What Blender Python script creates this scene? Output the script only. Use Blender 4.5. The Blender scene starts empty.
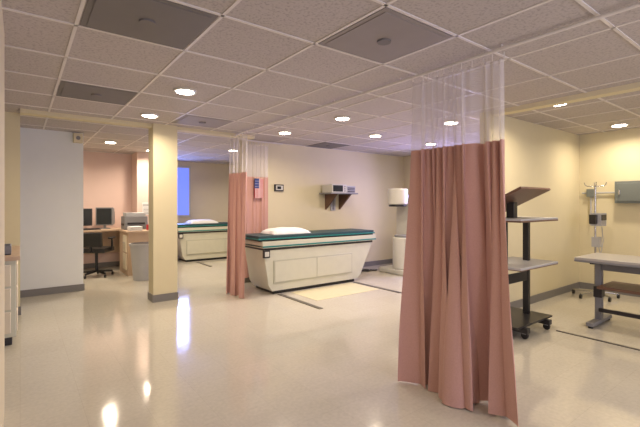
import bpy, bmesh, math, random
from mathutils import Vector, Matrix
random.seed(4)
S=bpy.context.scene
H=2.42; CH=1.33
# ------------------------------------------------------------ materials
def newmat(name):
    m=bpy.data.materials.new(name); m.use_nodes=True
    nt=m.node_tree; b=nt.nodes['Principled BSDF']; return m,nt,b
def mat(name,col,rough=0.5,metal=0.0,var=0.06,scale=8.0,bump=0.0,bscale=60.0,coat=0.0):
    m,nt,b=newmat(name)
    tc=nt.nodes.new('ShaderNodeTexCoord'); n=nt.nodes.new('ShaderNodeTexNoise')
    n.inputs['Scale'].default_value=scale; n.inputs['Detail'].default_value=3
    nt.links.new(tc.outputs['Object'],n.inputs['Vector'])
    mx=nt.nodes.new('ShaderNodeMix'); mx.data_type='RGBA'
    mx.inputs[6].default_value=tuple(max(0,c*(1-var)) for c in col)+(1,)
    mx.inputs[7].default_value=tuple(min(1,c*(1+var)) for c in col)+(1,)
    nt.links.new(n.outputs['Fac'],mx.inputs[0]); nt.links.new(mx.outputs[2],b.inputs['Base Color'])
    b.inputs['Roughness'].default_value=rough; b.inputs['Metallic'].default_value=metal
    b.inputs['Coat Weight'].default_value=coat
    if bump>0:
        n2=nt.nodes.new('ShaderNodeTexNoise'); n2.inputs['Scale'].default_value=bscale
        nt.links.new(tc.outputs['Object'],n2.inputs['Vector'])
        bp=nt.nodes.new('ShaderNodeBump'); bp.inputs['Strength'].default_value=bump; bp.inputs['Distance'].default_value=0.01
        nt.links.new(n2.outputs['Fac'],bp.inputs['Height']); nt.links.new(bp.outputs['Normal'],b.inputs['Normal'])
    return m
def emat(name,col,st):
    m,nt,b=newmat(name)
    b.inputs['Base Color'].default_value=tuple(col)+(1,)
    b.inputs['Emission Color'].default_value=tuple(col)+(1,); b.inputs['Emission Strength'].default_value=st
    return m
M={}
M['cream']=mat('wall_cream',(0.70,0.63,0.425),0.75,var=0.02,bump=0.05,bscale=150)
M['white']=mat('wall_cool_white',(0.78,0.80,0.78),0.5,var=0.02,bump=0.05,bscale=150)
M['pink']=mat('wall_pink',(0.74,0.56,0.50),0.75,var=0.02,bump=0.05,bscale=150)
M['tan']=mat('wall_tan',(0.76,0.68,0.53),0.75,var=0.02,bump=0.05,bscale=150)
M['base']=mat('baseboard_grey',(0.20,0.19,0.18),0.5)
M['cab']=mat('cabinet_cream',(0.60,0.60,0.49),0.4)
M['cab2']=mat('cabinet_panel',(0.48,0.48,0.39),0.4)
M['teal']=mat('teal_trim',(0.01,0.20,0.19),0.4)
M['pad']=mat('dark_pad',(0.02,0.06,0.07),0.5)
M['linen']=mat('linen_white',(0.8,0.8,0.8),0.8,bump=0.3,bscale=12)
M['black']=mat('black_plastic',(0.012,0.012,0.014),0.4)
M['dgrey']=mat('dark_grey_metal',(0.035,0.033,0.035),0.35,0.3)
M['grey']=mat('grey_plastic',(0.22,0.22,0.23),0.5)
M['lgrey']=mat('light_grey',(0.45,0.45,0.46),0.45)
M['tabletop']=mat('table_top_grey',(0.42,0.40,0.37),0.35)
M['offw']=mat('offwhite_plastic',(0.62,0.61,0.55),0.4)
M['steel']=mat('steel',(0.5,0.5,0.5),0.25,1.0)
M['brown']=mat('brown_board',(0.16,0.085,0.055),0.45)
M['wood']=mat('desk_laminate',(0.55,0.40,0.28),0.45)
M['screen']=mat('screen_glass',(0.02,0.025,0.03),0.15)
M['strip']=mat('floor_strip',(0.10,0.09,0.075),0.4)
M['ventm']=mat('vent_grey',(0.19,0.175,0.17),0.7)
M['ventl']=mat('vent_grey_light',(0.30,0.27,0.26),0.7)
M['bar']=mat('grid_white',(0.72,0.68,0.65),0.5)
M['mark']=mat('floor_patch',(0.74,0.68,0.44),0.2)
M['red']=mat('flag_red',(0.45,0.03,0.04),0.8); M['blue']=mat('flag_blue',(0.03,0.05,0.2),0.8); M['fwhite']=mat('flag_white',(0.65,0.6,0.58),0.8)
M['panel']=mat('electrical_grey',(0.16,0.18,0.17),0.5)
M['lamp']=emat('lamp_lens',(1.0,0.88,0.72),24)
M['winblue']=emat('window_dusk',(0.14,0.20,0.85),1.2)
M['windusk']=emat('window_day',(0.55,0.60,1.0),1.5)

# floor
m,nt,b=newmat('floor_vinyl'); M['floor']=m
tc=nt.nodes.new('ShaderNodeTexCoord')
br=nt.nodes.new('ShaderNodeTexBrick'); br.offset=0; br.inputs['Scale'].default_value=1.0
br.inputs['Brick Width'].default_value=0.33; br.inputs['Row Height'].default_value=0.33
br.inputs['Mortar Size'].default_value=0.0015; br.inputs['Mortar Smooth'].default_value=0.5
br.inputs['Color1'].default_value=(0.585,0.55,0.46,1); br.inputs['Color2'].default_value=(0.565,0.53,0.44,1)
br.inputs['Mortar'].default_value=(0.50,0.46,0.38,1)
nt.links.new(tc.outputs['Object'],br.inputs['Vector'])
n=nt.nodes.new('ShaderNodeTexNoise'); n.inputs['Scale'].default_value=40; n.inputs['Detail'].default_value=5
nt.links.new(tc.outputs['Object'],n.inputs['Vector'])
rp=nt.nodes.new('ShaderNodeMapRange'); rp.inputs[3].default_value=0.82; rp.inputs[4].default_value=1.10
nt.links.new(n.outputs['Fac'],rp.inputs[0])
mx=nt.nodes.new('ShaderNodeMix'); mx.data_type='RGBA'; mx.blend_type='MULTIPLY'; mx.inputs[0].default_value=1
nt.links.new(br.outputs['Color'],mx.inputs[6]); nt.links.new(rp.outputs[0],mx.inputs[7])
nt.links.new(mx.outputs[2],b.inputs['Base Color'])
n3=nt.nodes.new('ShaderNodeTexNoise'); n3.inputs['Scale'].default_value=1.5
nt.links.new(tc.outputs['Object'],n3.inputs['Vector'])
r3=nt.nodes.new('ShaderNodeMapRange'); r3.inputs[3].default_value=0.06; r3.inputs[4].default_value=0.14
nt.links.new(n3.outputs['Fac'],r3.inputs[0]); nt.links.new(r3.outputs[0],b.inputs['Roughness'])
n4=nt.nodes.new('ShaderNodeTexNoise'); n4.inputs['Scale'].default_value=7
nt.links.new(tc.outputs['Object'],n4.inputs['Vector'])
bp=nt.nodes.new('ShaderNodeBump'); bp.inputs['Strength'].default_value=0.09; bp.inputs['Distance'].default_value=0.01
nt.links.new(n4.outputs['Fac'],bp.inputs['Height']); nt.links.new(bp.outputs['Normal'],b.inputs['Normal'])
b.inputs['IOR'].default_value=1.75

# ceiling tile
m,nt,b=newmat('ceiling_tile'); M['ceil']=m
tc=nt.nodes.new('ShaderNodeTexCoord'); n=nt.nodes.new('ShaderNodeTexNoise'); n.inputs['Scale'].default_value=60; n.inputs['Detail'].default_value=6
nt.links.new(tc.outputs['Object'],n.inputs['Vector'])
cr=nt.nodes.new('ShaderNodeValToRGB'); cr.color_ramp.elements[0].position=0.34; cr.color_ramp.elements[0].color=(0.38,0.345,0.335,1)
cr.color_ramp.elements[1].position=0.5; cr.color_ramp.elements[1].color=(0.51,0.465,0.45,1)
nt.links.new(n.outputs['Fac'],cr.inputs[0]); nt.links.new(cr.outputs[0],b.inputs['Base Color'])
b.inputs['Roughness'].default_value=0.9
bp=nt.nodes.new('ShaderNodeBump'); bp.inputs['Strength'].default_value=0.12; bp.inputs['Distance'].default_value=0.01
nt.links.new(n.outputs['Fac'],bp.inputs['Height']); nt.links.new(bp.outputs['Normal'],b.inputs['Normal'])

# curtain fabric
m,nt,b=newmat('curtain_fabric'); M['fabric']=m
tc=nt.nodes.new('ShaderNodeTexCoord'); n=nt.nodes.new('ShaderNodeTexNoise'); n.inputs['Scale'].default_value=120
nt.links.new(tc.outputs['Object'],n.inputs['Vector'])
cr=nt.nodes.new('ShaderNodeValToRGB'); cr.color_ramp.elements[0].color=(0.53,0.30,0.25,1); cr.color_ramp.elements[1].color=(0.63,0.37,0.315,1)
nt.links.new(n.outputs['Fac'],cr.inputs[0]); nt.links.new(cr.outputs[0],b.inputs['Base Color'])
b.inputs['Roughness'].default_value=0.85; b.inputs['Sheen Weight'].default_value=0.1
tr=nt.nodes.new('ShaderNodeBsdfTranslucent'); nt.links.new(cr.outputs[0],tr.inputs['Color'])
ms=nt.nodes.new('ShaderNodeMixShader'); ms.inputs[0].default_value=0.05
out=nt.nodes['Material Output']
nt.links.new(b.outputs[0],ms.inputs[1]); nt.links.new(tr.outputs[0],ms.inputs[2]); nt.links.new(ms.outputs[0],out.inputs[0])
# netting
m,nt,b=newmat('curtain_netting'); M['net']=m
b.inputs['Base Color'].default_value=(0.80,0.75,0.74,1); b.inputs['Roughness'].default_value=0.8
tc=nt.nodes.new('ShaderNodeTexCoord'); ck=nt.nodes.new('ShaderNodeTexChecker'); ck.inputs['Scale'].default_value=160
nt.links.new(tc.outputs['Object'],ck.inputs['Vector'])
mr=nt.nodes.new('ShaderNodeMapRange'); mr.inputs[3].default_value=0.30; mr.inputs[4].default_value=0.55
nt.links.new(ck.outputs['Fac'],mr.inputs[0])
tp=nt.nodes.new('ShaderNodeBsdfTransparent'); ms=nt.nodes.new('ShaderNodeMixShader'); out=nt.nodes['Material Output']
nt.links.new(mr.outputs[0],ms.inputs[0]); nt.links.new(tp.outputs[0],ms.inputs[1]); nt.links.new(b.outputs[0],ms.inputs[2]); nt.links.new(ms.outputs[0],out.inputs[0])

# ------------------------------------------------------------ builder
class B:
    def __init__(s,name,loc=(0,0,0),rot=0,bevel=0.0,smooth=True):
        s.name=name; s.bm=bmesh.new(); s.mats=[]; s.loc=loc; s.rot=rot; s.bevel=bevel; s.smooth=smooth
    def mi(s,k):
        if k not in s.mats: s.mats.append(k)
        return s.mats.index(k)
    def _set(s,verts,k):
        i=s.mi(k); fs=set()
        for v in verts:
            for f in v.link_faces: fs.add(f)
        for f in fs: f.material_index=i
    def box(s,lo,hi,k,rot=None):
        c=[(a+b)/2 for a,b in zip(lo,hi)]; d=[abs(b-a) for a,b in zip(lo,hi)]
        mt=Matrix.Translation(c)
        if rot: mt=mt@Matrix.Rotation(rot[1],4,rot[0])
        mt=mt@Matrix.Diagonal((d[0],d[1],d[2],1))
        r=bmesh.ops.create_cube(s.bm,size=1,matrix=mt); s._set(r['verts'],k)
    def cyl(s,p1,p2,r1,k,r2=None,seg=20):
        p1=Vector(p1);p2=Vector(p2);d=p2-p1
        q=d.to_track_quat('Z','Y').to_matrix().to_4x4()
        r=bmesh.ops.create_cone(s.bm,cap_ends=True,segments=seg,radius1=r1,radius2=r1 if r2 is None else r2,depth=d.length,matrix=Matrix.Translation((p1+p2)/2)@q)
        s._set(r['verts'],k)
    def prism(s,pts,y0,y1,k):  # outline in XZ extruded in Y
        a=[s.bm.verts.new((p[0],y0,p[1])) for p in pts]; b=[s.bm.verts.new((p[0],y1,p[1])) for p in pts]
        n=len(pts); i=s.mi(k); fs=[s.bm.faces.new(a),s.bm.faces.new(b[::-1])]
        for j in range(n): fs.append(s.bm.faces.new((a[j],b[j],b[(j+1)%n],a[(j+1)%n])))
        for f in fs: f.material_index=i
        bmesh.ops.recalc_face_normals(s.bm,faces=fs)
    def tube(s,pts,r,k,seg=10):
        for a,b in zip(pts[:-1],pts[1:]): s.cyl(a,b,r,k,seg=seg)
    def done(s):
        me=bpy.data.meshes.new(s.name); s.bm.to_mesh(me); s.bm.free()
        for k in s.mats: me.materials.append(M[k])
        o=bpy.data.objects.new(s.name,me); S.collection.objects.link(o)
        o.location=s.loc; o.rotation_euler[2]=s.rot
        if s.smooth:
            for p in me.polygons: p.use_smooth=True
            try:
                me.set_sharp_from_angle(angle=math.radians(35))
            except Exception: pass
        if s.bevel>0:
            md=o.modifiers.new('bevel','BEVEL'); md.width=s.bevel; md.segments=3; md.limit_method='ANGLE'; md.angle_limit=math.radians(50)
        return o
def slab(name,lo,hi,k):
    b=B(name,smooth=False); b.box(lo,hi,k); return b.done()

# ------------------------------------------------------------ room shell
XL,XR,YB,YF=-1.6,7.05,-2.6,10.2
slab('floor',(XL-.1,YB-.1,-0.1),(XR+.1,YF+.1,0),'floor')
slab('ceiling',(XL-.1,YB-.1,H),(XR+.1,YF+.1,H+0.1),'ceil')
slab('wall_left',(XL-.1,YB,0),(XL,YF,H),'cream')
slab('wall_right',(XR,YB,0),(XR+.1,YF,H),'cream')
slab('wall_back',(XL-.1,YB-.1,0),(XR+.1,YB,H),'cream')
slab('wall_far',(XL-.1,YF,0),(XR+.1,YF+.1,H),'tan')
slab('wall_bay_right',(4.4,2.5,0),(XR,2.62,H),'cream')
slab('wall_bay_far',(2.98,6.1,0),(XR,6.22,H),'cream')
slab('wall_partition_left',(XL,7.05,0),(0.775,7.2,H),'white')
slab('wall_desk',(XL,9.4,0),(1.95,YF,H),'pink')
slab('wall_pier',(1.95,8.9,0),(2.55,YF,H),'pink')
slab('wall_stub',(-0.16,2.5,0),(-0.08,3.25,H),'cream')
slab('wall_column',(1.43,5.6,0),(1.75,5.85,H),'cream')
slab('wall_column_left',(-0.19,5.95,0),(0.0,6.15,H),'cream')
bb=lambda n,lo,hi: slab('baseboard_'+n,lo,hi,'base')
bb('bay_right',(4.4,2.485,0),(XR,2.5,0.1)); bb('bay_right_end',(4.385,2.485,0),(4.4,2.635,0.1))
bb('right',(XR-.015,YB,0),(XR,2.485,0.1)); bb('right_bay',(XR-.015,2.62,0),(XR,6.1,0.1))
bb('bay_far',(2.98,6.085,0),(XR-.015,6.1,0.1)); bb('partition',(XL,7.035,0),(0.775,7.05,0.1))
bb('partition_end',(0.775,7.035,0),(0.79,7.2,0.1))
bb('desk',(XL,9.385,0),(1.95,9.4,0.1)); bb('pier',(1.935,8.885,0),(2.565,8.9,0.1)); bb('far',(2.55,YF-.015,0),(XR,YF,0.1))
b=B('baseboard_column',smooth=False); b.box((1.42,5.59,0),(1.76,5.86,0.1),'base'); b.done()
b=B('baseboard_column_left',smooth=False); b.box((-0.2,5.94,0),(0.01,6.16,0.1),'base'); b.done()
slab('baseboard_left',(XL,YB,0),(XL+.015,7.0,0.1),'base'); slab('baseboard_back',(XL,YB,0),(XR,YB+.015,0.1),'base')
# headers
slab('trim_header_right',(4.4,YB,H-0.05),(4.52,2.5,H),'cream')
slab('trim_header_left',(0.0,5.65,H-0.045),(1.43,5.8,H),'cream')
slab('trim_header_mid',(1.75,5.65,H-0.045),(2.98,5.8,H),'cream')
# grid
CX,CY=0.66,0.655; GX,GY=0.27,2.155
b=B('trim_ceiling_grid',smooth=False)
x=GX-3*CX
while x<XR:
    if x>XL: b.box((x-.010,YB,H-.006),(x+.010,YF,H+.001),'bar')
    x+=CX
y=GY-8*CY
while y<YF:
    if y>YB: b.box((XL,y-.010,H-.006),(XR,y+.010,H+.001),'bar')
    y+=CY
b.done()
def cell(i,j): return GX+i*CX, GY+j*CY
for (i,j,kk) in [(0,0,'ventm'),(2,-1,'ventl'),(0,3,'ventm'),(2,4,'ventl'),(5,-3,'ventm'),(6,5,'ventm')]:
    x,y=cell(i,j)
    b=B('ceiling_vent',smooth=False); g=.018
    b.box((x+g,y+g,H-.006),(x+CX-g,y+CY-g,H),kk)
    b.box((x+.05,y+.05,H-.010),(x+CX-.05,y+CY-.05,H-.006),kk)
    b.cyl((x+CX/2,y+CY/2,H-.022),(x+CX/2,y+CY/2,H-.01),.045,'ventm')
    b.done()
# (x, y, power)
lights=[(1.26,3.8,12),(1.26,5.1,20),(3.24,3.8,14),(3.2,5.1,14),(4.48,4.45,14),(4.56,3.13,14),(4.6,1.83,16),(6.54,1.83,15),(3.42,7.4,24),(1.26,7.72,12),
        (1.26,1.2,6),(1.26,-1.2,7),(3.24,0.5,8),(3.24,-1.2,8),(5.88,4.45,12),(5.2,-0.2,12),(5.2,8.4,26),(2.1,8.4,26),(0.0,8.4,22)]
def addlight(name,loc,size,power,col,rot=(0,0,0),shape='DISK',sy=None,spread=180):
    l=bpy.data.lights.new(name,'AREA'); l.shape=shape; l.size=size
    if sy: l.size_y=sy
    l.energy=power; l.color=col; l.spread=math.radians(spread)
    o=bpy.data.objects.new(name,l); o.location=loc; o.rotation_euler=rot; S.collection.objects.link(o); return o
for (x,y,pw) in lights:
    b=B('recessed_downlight')
    b.cyl((x,y,H-.016),(x,y,H),.105,'offw',seg=32); b.cyl((x,y,H-.021),(x,y,H-.015),.08,'lamp',seg=32)
    o=b.done()
    a=addlight('lamp_glow',(0,0,0),.15,pw*.95,(1.0,0.83,0.63),spread=160); a.location=(x,y,H-.03)
    a.parent=o
# windows
def window(name,lo,hi,axis,k,bars=2):
    b=B(name,smooth=False); f=.05
    b.box(lo,hi,'offw')
    l=list(lo);h=list(hi)
    ax=1 if axis=='x' else 0
    l[ax]+=f;h[ax]-=f;l[2]+=f;h[2]-=f
    s=-1 if (axis=='x' and lo[0]>3) or (axis=='y' and lo[1]>3) else 1
    a=0 if axis=='x' else 1
    if s<0: l[a]-=.004; h[a]=lo[a]+.004
    else: h[a]+=.004; l[a]=hi[a]-.004
    b.box(l,h,k)
    for q in range(1,bars):
        t=l[ax]+(h[ax]-l[ax])*q/bars
        ll=list(l);hh=list(h); ll[ax]=t-.02;hh[ax]=t+.02
        if s<0: ll[a]-=.01
        else: hh[a]+=.01
        b.box(ll,hh,'offw')
    b.done()
window('window_1',(2.75,YF-.03,1.0),(3.52,YF,2.3),'y','winblue',1)
window('window_2',(XR-.03,3.6,0.9),(XR,5.4,2.1),'x','windusk',2)
window('fill_pane_back',(0.2,YB,0.9),(4.2,YB+.03,2.15),'y','windusk',4)  # unseen glowing panes added behind the camera, part of the fill
addlight('window_light_far',(3.13,YF-.1,1.65),.6,22,(0.28,0.38,1.0),(math.radians(-90),0,0),'RECTANGLE',1.2,spread=120)
addlight('window_light_bay',(XR-.1,4.5,1.4),1.7,60,(0.52,0.44,1.0),(0,math.radians(80),0),'RECTANGLE',1.1,spread=140)
addlight('fill_light_back',(2.2,YB+.1,1.5),3.8,62,(0.90,0.86,1.0),(math.radians(90),0,0),'RECTANGLE',1.2)  # added cool-white fill lamp behind the camera, gives the room bounce

# ------------------------------------------------------------ floor strips
def strip(x0,x1,y0,y1,k='strip',name='trim_floor_strip'): slab(name,(x0,y0,0),(x1,y1,.006),k)
strip(3.01,3.07,3.98,5.0); strip(4.5,4.56,3.98,5.0); strip(4.47,4.50,-0.5,1.8); strip(3.2,3.26,8.1,8.9)
slab('trim_floor_patch',(3.25,4.35,0),(4.45,5.0,.003),'mark')

# ------------------------------------------------------------ curtain track
TX=2.62
b=B('curtain_track')
pts=[(TX+.0-.25,-1.6,H-.03),(TX-.06,-.4,H-.03),(TX,.4,H-.03),(TX,5.45,H-.03)]
for t in range(1,9):
    a=math.pi/2*t/8; pts.append((TX+.5*(1-math.cos(a)),5.47+.5*math.sin(a),H-.03))
pts.append((3.7,5.97,H-.03)); b.tube(pts,.012,'bar')
yy=.5
while yy<5.5: b.cyl((TX,yy,H-.03),(TX,yy,H),.006,'bar',seg=8); yy+=.9
b.done()
def curtain(name,path,nf,amp,zt,zm,zb,lean=(0,0),spreadb=1.0,seed=0,hemvar=0.0,nx=340,nz=56):
    rnd=random.Random(seed)
    ph=[rnd.uniform(0,6.28) for _ in range(8)]
    P=[Vector(p) for p in path]; L=[0]
    for a,c in zip(P[:-1],P[1:]): L.append(L[-1]+(c-a).length)
    def at(u):
        d=min(max(u,0),1)*L[-1]
        for i in range(len(P)-1):
            if d<=L[i+1]+1e-9:
                t=(d-L[i])/(L[i+1]-L[i]); p=P[i].lerp(P[i+1],t); tg=(P[i+1]-P[i]).normalized(); return p,tg
        return P[-1],(P[-1]-P[-2]).normalized()
    mid,_=at(.5)
    bm=bmesh.new(); rows=[]
    for j in range(nz+1):
        row=[]
        for i in range(nx+1):
            u=i/nx; p,tg=at(u); nrm=Vector((-tg.y,tg.x))
            zbot=zb+hemvar*(0.5+0.5*math.sin(5*u+ph[4]))
            if j<=10: z=zt+(zm-zt)*j/10
            else: z=zm+(zbot-zm)*(j-10)/(nz-10)
            v=min(1.0,max(0.0,(zt-z)/(zt-zb)))
            uu=u+0.045*math.sin(6.28*1.3*u+ph[0])+0.022*math.sin(6.28*2.7*u+ph[1])+0.022*v*math.sin(6.28*1.9*u+ph[5]+v)
            w=math.sin(2*math.pi*nf*uu+ph[2])
            small=math.sin(2*math.pi*nf*2*uu+ph[3])*(1-v)**1.5
            big=math.sin(2*math.pi*nf*.5*uu+ph[3]+v*.9)
            hgt=0.68+0.32*math.sin(6.28*1.7*u+ph[6]+1.2*v)
            A=amp*(0.24+0.85*v**0.6)
            off=A*(w*hgt*(0.5+.5*v)+0.5*big*v+0.5*small)
            sh=amp*0.6*hgt*min(1,.15+v)*math.sin(4*math.pi*nf*uu+2*ph[2])*v**.5
            sp=1+(spreadb-1)*v**2.5
            q=mid+(p-mid)*sp+nrm*off+tg*sh+Vector(lean)*(v**1.3)
            if j<3: z-=0.018*abs(math.sin(math.pi*nf*1.5*u))*(1-j/3)
            row.append(bm.verts.new((q.x,q.y,max(z,.004))))
        rows.append(row)
    for j in range(nz):
        for i in range(nx):
            f=bm.faces.new((rows[j][i],rows[j][i+1],rows[j+1][i+1],rows[j+1][i])); f.material_index=0 if j<10 else 1; f.smooth=True
    nh=int(nf*1.5)
    for q in range(nh+1):
        u=q/nh; v=rows[0][int(u*nx)].co
        r=bmesh.ops.create_cone(bm,cap_ends=True,segments=6,radius1=.004,radius2=.004,depth=H-.042-v.z+.0,matrix=Matrix.Translation((v.x,v.y,(H-.042+v.z)/2)))
        for vv in r['verts']:
            for f in vv.link_faces: f.material_index=2
    me=bpy.data.meshes.new(name); bm.to_mesh(me); bm.free()
    for k in ('net','fabric','bar'): me.materials.append(M[k])
    o=bpy.data.objects.new(name,me); S.collection.objects.link(o); return o
curtain('privacy_curtain',[(2.61,2.15),(2.62,1.80),(2.65,1.40)],7,.135,2.345,1.765,0.0,lean=(-.23,-.20),spreadb=.98,seed=11,hemvar=.02)
curtain('privacy_curtain',[(2.56,5.62),(2.59,5.12)],4,.065,2.34,1.79,0.0,lean=(-.08,-.10),spreadb=.95,seed=5,nx=200)
curtain('privacy_curtain',[(2.98,5.99),(3.42,5.99)],5,.022,2.34,1.79,0.1,seed=8,nx=140)
# flag
b=B('hanging_flag',smooth=False)
fx,fy,fz=3.21,5.935,1.43
w=.16/13
for i in range(13):
    for j in range(6):
        z0=fz+.33*j/6; z1=fz+.33*(j+1)/6
        kk='blue' if (i<7 and j>=3) else ('red' if i%2==0 else 'fwhite')
        b.box((fx-.08+i*w,fy,z0),(fx-.08+(i+1)*w,fy+.006,z1),kk)
for i in range(3):
    for j in range(3): b.box((fx-.070+i*.026,fy-.003,fz+.19+j*.045),(fx-.060+i*.026,fy,fz+.20+j*.045),'fwhite')
b.cyl((fx-.10,fy+.003,fz+.335),(fx+.10,fy+.003,fz+.335),.007,'wood'); b.done()

# ------------------------------------------------------------ scanning beds
def bed(x0,y0,L,pil):
    b=B('patient_scanning_table',loc=(x0,y0,0),bevel=.012)
    W=.66
    b.prism([(.20,.05),(L-.42,.05),(L-.34,.12),(L-.11,.56),(L-.07,.66),(.06,.66),(.08,.50),(.14,.14)],0.03,W-.03,'cab')
    b.prism([(.24,0),(L-.46,0),(L-.46,.06),(.24,.06)],.06,W-.06,'black')
    b.box((.22,.020,.16),(L-.54,.034,.50),'cab2')
    b.box((.24,.014,.18),(L*.5-.15,.026,.48),'cab'); b.box((L*.5-.14,.014,.18),(L-.56,.026,.48),'cab')
    b.box((.06,.02,.655),(L-.06,W-.02,.69),'dgrey')
    b.box((.03,0,.69),(L,W,.785),'cab'); b.box((.03,-.005,.70),(L+.005,W+.005,.722),'teal')
    b.box((-.0,.05,.785),(L-.02,W-.05,.81),'dgrey')
    b.box((-.03,.02,.81),(L+.0,W-.02,.828),'teal'); b.box((-.02,.03,.828),(L-.02,W-.03,.865),'pad')
    b.box((.04,-.012,.55),(.14,.03,.66),'dgrey')
    b.box((.055,-.014,.57),(.125,-.010,.64),'offw')
    b.done()
    p=B('pillow',loc=(x0+pil,y0+W/2,.865),smooth=True)
    r=bmesh.ops.create_grid(p.bm,x_segments=24,y_segments=16,size=1)
    vs=r['verts']; p.mi('linen')
    for v in vs:
        x,y=v.co.x,v.co.y; h=(max(0,1-x**4)*max(0,1-y**4))**.5
        v.co=Vector((x*.34,y*.22,.012+.075*h+.008*math.sin(9*x+5*y)*h))
    geo=bmesh.ops.extrude_face_region(p.bm,geom=list(p.bm.faces))
    for v in [g for g in geo['geom'] if isinstance(g,bmesh.types.BMVert)]: v.co.z=.003
    bmesh.ops.recalc_face_normals(p.bm,faces=list(p.bm.faces))
    p.done()
bed(2.74,5.0,2.30,.62)
bed(2.80,9.0,2.6,.70)
# ------------------------------------------------------------ imaging machine
b=B('imaging_machine',loc=(5.68,4.75,0),bevel=.03)
b.box((-.05,0,0),(.7,.75,.10),'offw'); b.cyl((.15,.3,.1),(.15,.3,.70),.20,'offw',seg=32); b.cyl((.15,.3,.70),(.15,.3,.74),.17,'grey',seg=32)
b.box((.28,.15,.1),(.62,.6,1.45),'offw'); b.cyl((.30,.35,1.44),(.02,.35,1.44),.10,'grey',seg=24)
b.cyl((.06,.36,1.32),(.06,.36,1.62),.19,'offw',seg=36); b.cyl((.06,.36,1.28),(.06,.36,1.32),.17,'dgrey',seg=36)
b.done()
b=B('power_cable')
pts=[(5.10+.045*i,5.85-.015*i+.06*math.sin(i*.9),.012) for i in range(14)]; b.tube(pts,.012,'black')
pts=[(5.1+.045*i,5.68+.05*math.cos(i*1.1),.012) for i in range(11)]; b.tube(pts,.012,'black'); b.done()
# monitor on wall shelf
b=B('wall_monitor_shelf',loc=(4.60,5.715,0),bevel=.006)
b.box((0,0,1.52),(.68,.38,1.545),'grey'); b.box((.28,.355,1.2),(.40,.38,1.52),'lgrey')
b.prism([(.32,1.22),(.36,1.22),(.36,1.52),(.32,1.52)],.34,.37,'grey')
for xx in (.15,.5):
    bm=b.bm; a=[bm.verts.new(p) for p in [(xx,.38,1.22),(xx,.38,1.52),(xx,.03,1.52)]]; c=[bm.verts.new(v.co+Vector((.03,0,0))) for v in a]
    fs=[bm.faces.new(a),bm.faces.new(c[::-1])]+[bm.faces.new((a[i],a[(i+1)%3],c[(i+1)%3],c[i])) for i in range(3)]
    for f in fs: f.material_index=b.mi('brown')
b.box((.04,.02,1.545),(.40,.33,1.70),'offw'); b.box((.06,.012,1.565),(.30,.022,1.685),'screen'); b.box((.42,.04,1.545),(.64,.32,1.68),'lgrey')
for i in range(3): b.cyl((.35,.022,1.58+i*.04),(.35,.01,1.58+i*.04),.012,'dgrey',seg=10)
for i in range(3): b.box((.44,.03,1.56+i*.035),(.62,.042,1.58+i*.035),'dgrey')
b.done()
b=B('wall_thermostat_display',bevel=.004); b.box((3.60,6.06,1.56),(3.78,6.098,1.68),'dgrey'); b.box((3.62,6.052,1.58),(3.76,6.062,1.66),'offw'); b.box((3.64,6.047,1.595),(3.72,6.053,1.645),'screen'); b.done()

# ------------------------------------------------------------ mobile cart
b=B('adjustable_workstation_cart',loc=(3.82,1.84,0),bevel=.004)
for xx in (.14,.62):
    b.box((xx-.025,.22,.09),(xx+.025,.28,1.17),'black'); b.box((xx-.03,0,.06),(xx+.03,.54,.11),'dgrey')
    for yy in (.04,.50):
        b.cyl((xx-.012,yy,.035),(xx+.012,yy,.035),.035,'black'); b.box((xx-.025,yy-.02,.05),(xx+.025,yy+.02,.08),'grey')
b.box((.0,.04,.11),(.76,.50,.13),'dgrey')
b.box((-.02,0,.69),(.80,.50,.712),'lgrey'); b.box((-.02,-.002,.682),(.80,.502,.69),'brown')
b.box((-.02,0,1.165),(.80,.42,1.185),'lgrey'); b.box((-.02,-.002,1.15),(.80,.422,1.165),'brown')
b.box((.14,.225,.50),(.62,.245,.60),'dgrey')
b.box((.0,-.02,1.345),(.64,.58,1.37),'brown',rot=('X',math.radians(-26)))
b.box((.28,.22,1.18),(.36,.30,1.35),'dgrey')
b.done()
# ------------------------------------------------------------ right table
b=B('adjustable_table',loc=(4.80,.25,0),bevel=.006)
b.box((0,0,.725),(.65,1.5,.755),'tabletop'); b.box((0,-.003,.705),(.65,1.503,.728),'grey')
for yy in (.12,1.34):
    b.box((.28,yy,.05),(.36,yy+.06,.72),'grey'); b.box((.04,yy-.005,0.02),(.62,yy+.065,.06),'grey')
    for xx in (.07,.58): b.cyl((xx,yy+.03,0),(xx,yy+.03,.03),.025,'black')
    b.box((.10,yy+.01,.68),(.56,yy+.05,.72),'dgrey'); b.box((.27,yy-.01,.3),(.37,yy+.07,.42),'dgrey')
b.box((.30,.15,.60),(.34,1.36,.67),'grey')
b.box((.12,.16,.42),(.60,1.33,.45),'brown'); b.box((.20,.18,.16),(.24,1.34,.20),'dgrey'); b.done()
# ------------------------------------------------------------ iv stand
b=B('iv_stand_with_pump',loc=(6.55,2.12,0))
b.cyl((0,0,.08),(0,0,1.60),.013,'steel')
for k in range(5):
    a=k*2*math.pi/5+.3; e=(.28*math.cos(a),.28*math.sin(a),.06); b.cyl((0,0,.09),e,.014,'steel'); b.cyl((e[0],e[1]-.012,.03),(e[0],e[1]+.012,.03),.03,'black')
for k in range(4):
    a=k*math.pi/2+.4; c,s=math.cos(a),math.sin(a)
    b.tube([(0,0,1.58),(.10*c,.10*s,1.585),(.125*c,.125*s,1.61),(.13*c,.13*s,1.64)],.006,'steel')
b.box((-.10,-.10,1.02),(.12,.02,1.20),'lgrey'); b.box((-.08,-.108,1.10),(.10,-.098,1.18),'screen'); b.box((-.03,-.02,1.05),(.03,.04,1.15),'dgrey')
b.box((-.17,-.06,1.05),(-.10,.02,1.18),'dgrey'); b.box((-.05,-.06,.72),(.06,.03,.86),'lgrey')
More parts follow.
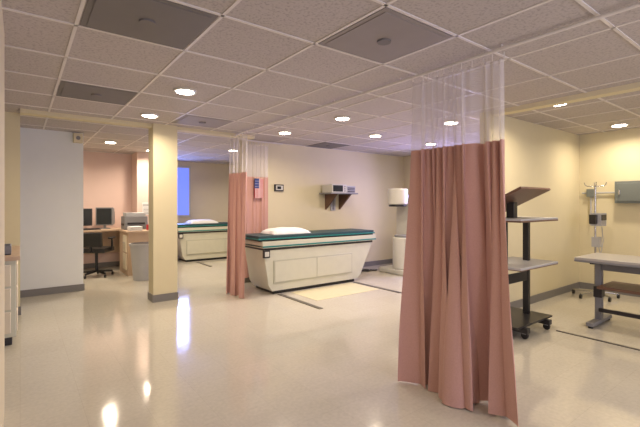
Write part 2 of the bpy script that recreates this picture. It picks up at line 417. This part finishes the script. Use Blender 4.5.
b.tube([(.1,-.05,1.0),(.12,-.06,.8),(.05,-.05,.6),(.02,-.03,.75)],.006,'lgrey'); b.done()
# electrical panel
E=XR-.004
b=B('electrical_panel',bevel=.004); b.box((E-.11,1.58,1.34),(E,2.0,1.66),'panel'); b.box((E-.12,1.61,1.37),(E-.108,1.97,1.63),'panel')
b.box((E-.135,1.93,1.46),(E-.12,1.95,1.54),'steel'); b.cyl((E-.03,2.0,1.5),(E-.03,2.45,1.5),.012,'lgrey'); b.box((E-.06,2.28,1.44),(E,2.38,1.56),'panel'); b.cyl((E-.03,2.33,1.0),(E-.03,2.33,1.45),.01,'lgrey'); b.done()

# ------------------------------------------------------------ desk area
b=B('corner_desk',bevel=.006)
z=.83
b.box((.2,8.7,z-.04),(1.93,9.38,z),'wood'); b.box((1.55,7.9,z-.04),(2.12,8.7,z),'wood')
b.box((1.58,7.94,0.0),(2.08,7.98,z-.04),'wood'); b.box((1.58,7.98,0.0),(1.61,8.7,z-.04),'wood'); b.box((2.05,7.98,0),(2.08,8.7,z-.04),'wood')
b.box((1.565,8.02,.1),(1.582,8.32,.40),'tan'); b.box((1.565,8.02,.43),(1.582,8.32,.74),'tan'); b.cyl((1.555,8.1,.6),(1.555,8.25,.6),.008,'steel')
b.box((.22,8.75,0),(.26,9.36,z-.04),'wood'); b.box((.26,9.33,.3),(1.9,9.36,z-.04),'wood'); b.done()
def monitor(x,y,z,w,h,r,k='dgrey',crt=False):
    b=B('computer_monitor',loc=(x,y,z),rot=r,bevel=.006)
    b.cyl((0,0,0),(0,0,.015),.10,k); b.box((-.02,-.01,.01),(.02,.03,.12),k)
    b.box((-w/2,-.03,.07),(w/2,.02,.07+h),k); b.box((-w/2+.02,-.035,.09),(w/2-.02,-.028,.05+h),'screen')
    if crt: b.box((-w/2+.03,.02,.08),(w/2-.03,.16,.05+h),k); b.box((-w/2+.07,.16,.09),(w/2-.07,.30,h-.02),k)
    b.done()
monitor(.96,8.98,z,.36,.34,.2); monitor(1.36,8.98,z,.32,.36,-.5,'grey',True)
b=B('laser_printer',loc=(1.60,8.32,z),bevel=.015)
b.box((0,0,0),(.42,.34,.26),'grey'); b.box((.03,.03,.26),(.39,.31,.33),'lgrey'); b.box((-.006,.06,.08),(.01,.30,.12),'black'); b.box((.05,-.008,.10),(.37,.01,.14),'black'); b.box((.06,-.06,.04),(.34,0,.055),'dgrey'); b.done()
b=B('keyboard',loc=(1.05,8.705,z)); b.box((-.2,0,0),(.2,.13,.02),'black'); b.box((-.18,.015,.02),(.18,.115,.028),'dgrey'); b.done()
b=B('document_stack',loc=(1.72,7.98,z)); 
for i in range(6): b.box((-.1+.005*(i%3),0,.012*i),(.12+.006*(i%2),.25,.012*i+.012),'linen' if i%2 else 'lgrey')
b.done()
b=B('pen_cup',loc=(1.98,8.12,z)); b.cyl((0,0,0),(0,0,.10),.035,'red'); b.cyl((.01,0,.09),(.03,.01,.17),.004,'black',seg=8); b.cyl((-.01,0,.09),(-.02,.01,.16),.004,'blue',seg=8); b.done()
b=B('office_chair',loc=(1.12,8.28,0),rot=2.6,bevel=.012)
for k in range(5):
    a=k*2*math.pi/5; e=(.27*math.cos(a),.27*math.sin(a),.075); b.cyl((0,0,.10),e,.02,'black'); b.cyl((e[0]-.015,e[1],.03),(e[0]+.015,e[1],.03),.03,'black')
b.cyl((0,0,.09),(0,0,.46),.025,'black'); b.box((-.23,-.23,.45),(.23,.23,.53),'black'); b.box((-.02,.2,.46),(.02,.27,.75),'black')
b.box((-.20,.22,.56),(.20,.28,.82),'black',rot=('X',math.radians(-6)))
for s in (-1,1): b.box((s*.26-.015,-.05,.50),(s*.26+.015,-.01,.70),'black'); b.box((s*.26-.03,-.15,.69),(s*.26+.03,.10,.72),'black'); b.box((s*.24-.03,-.05,.48),(s*.24+.03,-.01,.51),'black')
b.done()
b=B('waste_bin',loc=(1.72,7.45,0)); b.cyl((0,0,0),(0,0,.62),.15,'lgrey',r2=.20,seg=28); b.cyl((0,0,.60),(0,0,.64),.215,'lgrey',seg=28); b.cyl((0,0,.64),(0,0,.645),.185,'black',seg=28); b.done()
b=B('wall_sounder_box',bevel=.01); b.box((.64,6.97,2.26),(.76,7.048,2.40),'cream'); b.cyl((.70,6.965,2.33),(.70,6.97,2.33),.03,'grey'); b.done()
b=B('wall_notice_sheet',smooth=False); b.box((2.05,8.892,1.10),(2.30,8.9,1.36),'linen'); b.box((2.06,8.889,1.28),(2.29,8.893,1.34),'lgrey')
for q in range(5): b.box((2.07,8.889,1.12+q*.03),(2.24,8.893,1.13+q*.03),'grey')
b.done()
# ------------------------------------------------------------ left counter
b=B('storage_counter',bevel=.005)
b.box((-.62,4.70,.08),(-.03,5.85,.80),'cab'); b.box((-.60,4.73,0),(-.06,5.82,.08),'dgrey'); b.box((-.64,4.67,.80),(0,5.88,.84),'wood')
for i in range(3): 
    b.box((-.58,4.685,.12+i*.22),(-.07,4.70,.32+i*.22),'tan'); b.cyl((-.38,4.675,.28+i*.22),(-.26,4.675,.28+i*.22),.007,'steel')
    b.box((-.03,4.75,.12+i*.22),(-.018,5.25,.32+i*.22),'tan')
b.done()
b=B('supply_bin',loc=(-.22,4.95,.84),bevel=.006); b.box((-.15,-.12,0),(.15,.12,.015),'grey')
for lo,hi in [((-.15,-.12,0),(-.14,.12,.09)),((.14,-.12,0),(.15,.12,.09)),((-.15,-.12,0),(.15,-.11,.09)),((-.15,.11,0),(.15,.12,.09))]: b.box(lo,hi,'grey')
b.box((-.1,-.08,.015),(.1,.08,.07),'linen'); b.done()
# ------------------------------------------------------------ world + camera
w=bpy.data.worlds.new('world'); S.world=w; w.use_nodes=True
w.node_tree.nodes['Background'].inputs[0].default_value=(.5,.55,.8,1); w.node_tree.nodes['Background'].inputs[1].default_value=.2
S.view_settings.view_transform='Standard'; S.view_settings.look='None'
cam=bpy.data.cameras.new('camera'); co=bpy.data.objects.new('camera',cam); S.collection.objects.link(co)
cam.sensor_width=36; cam.lens=36*395/640; cam.shift_y=-9.5/640; cam.clip_start=.02
co.location=(0,0,CH); co.rotation_euler=(math.radians(90),0,-math.atan2(.6046,.7965))
S.camera=co
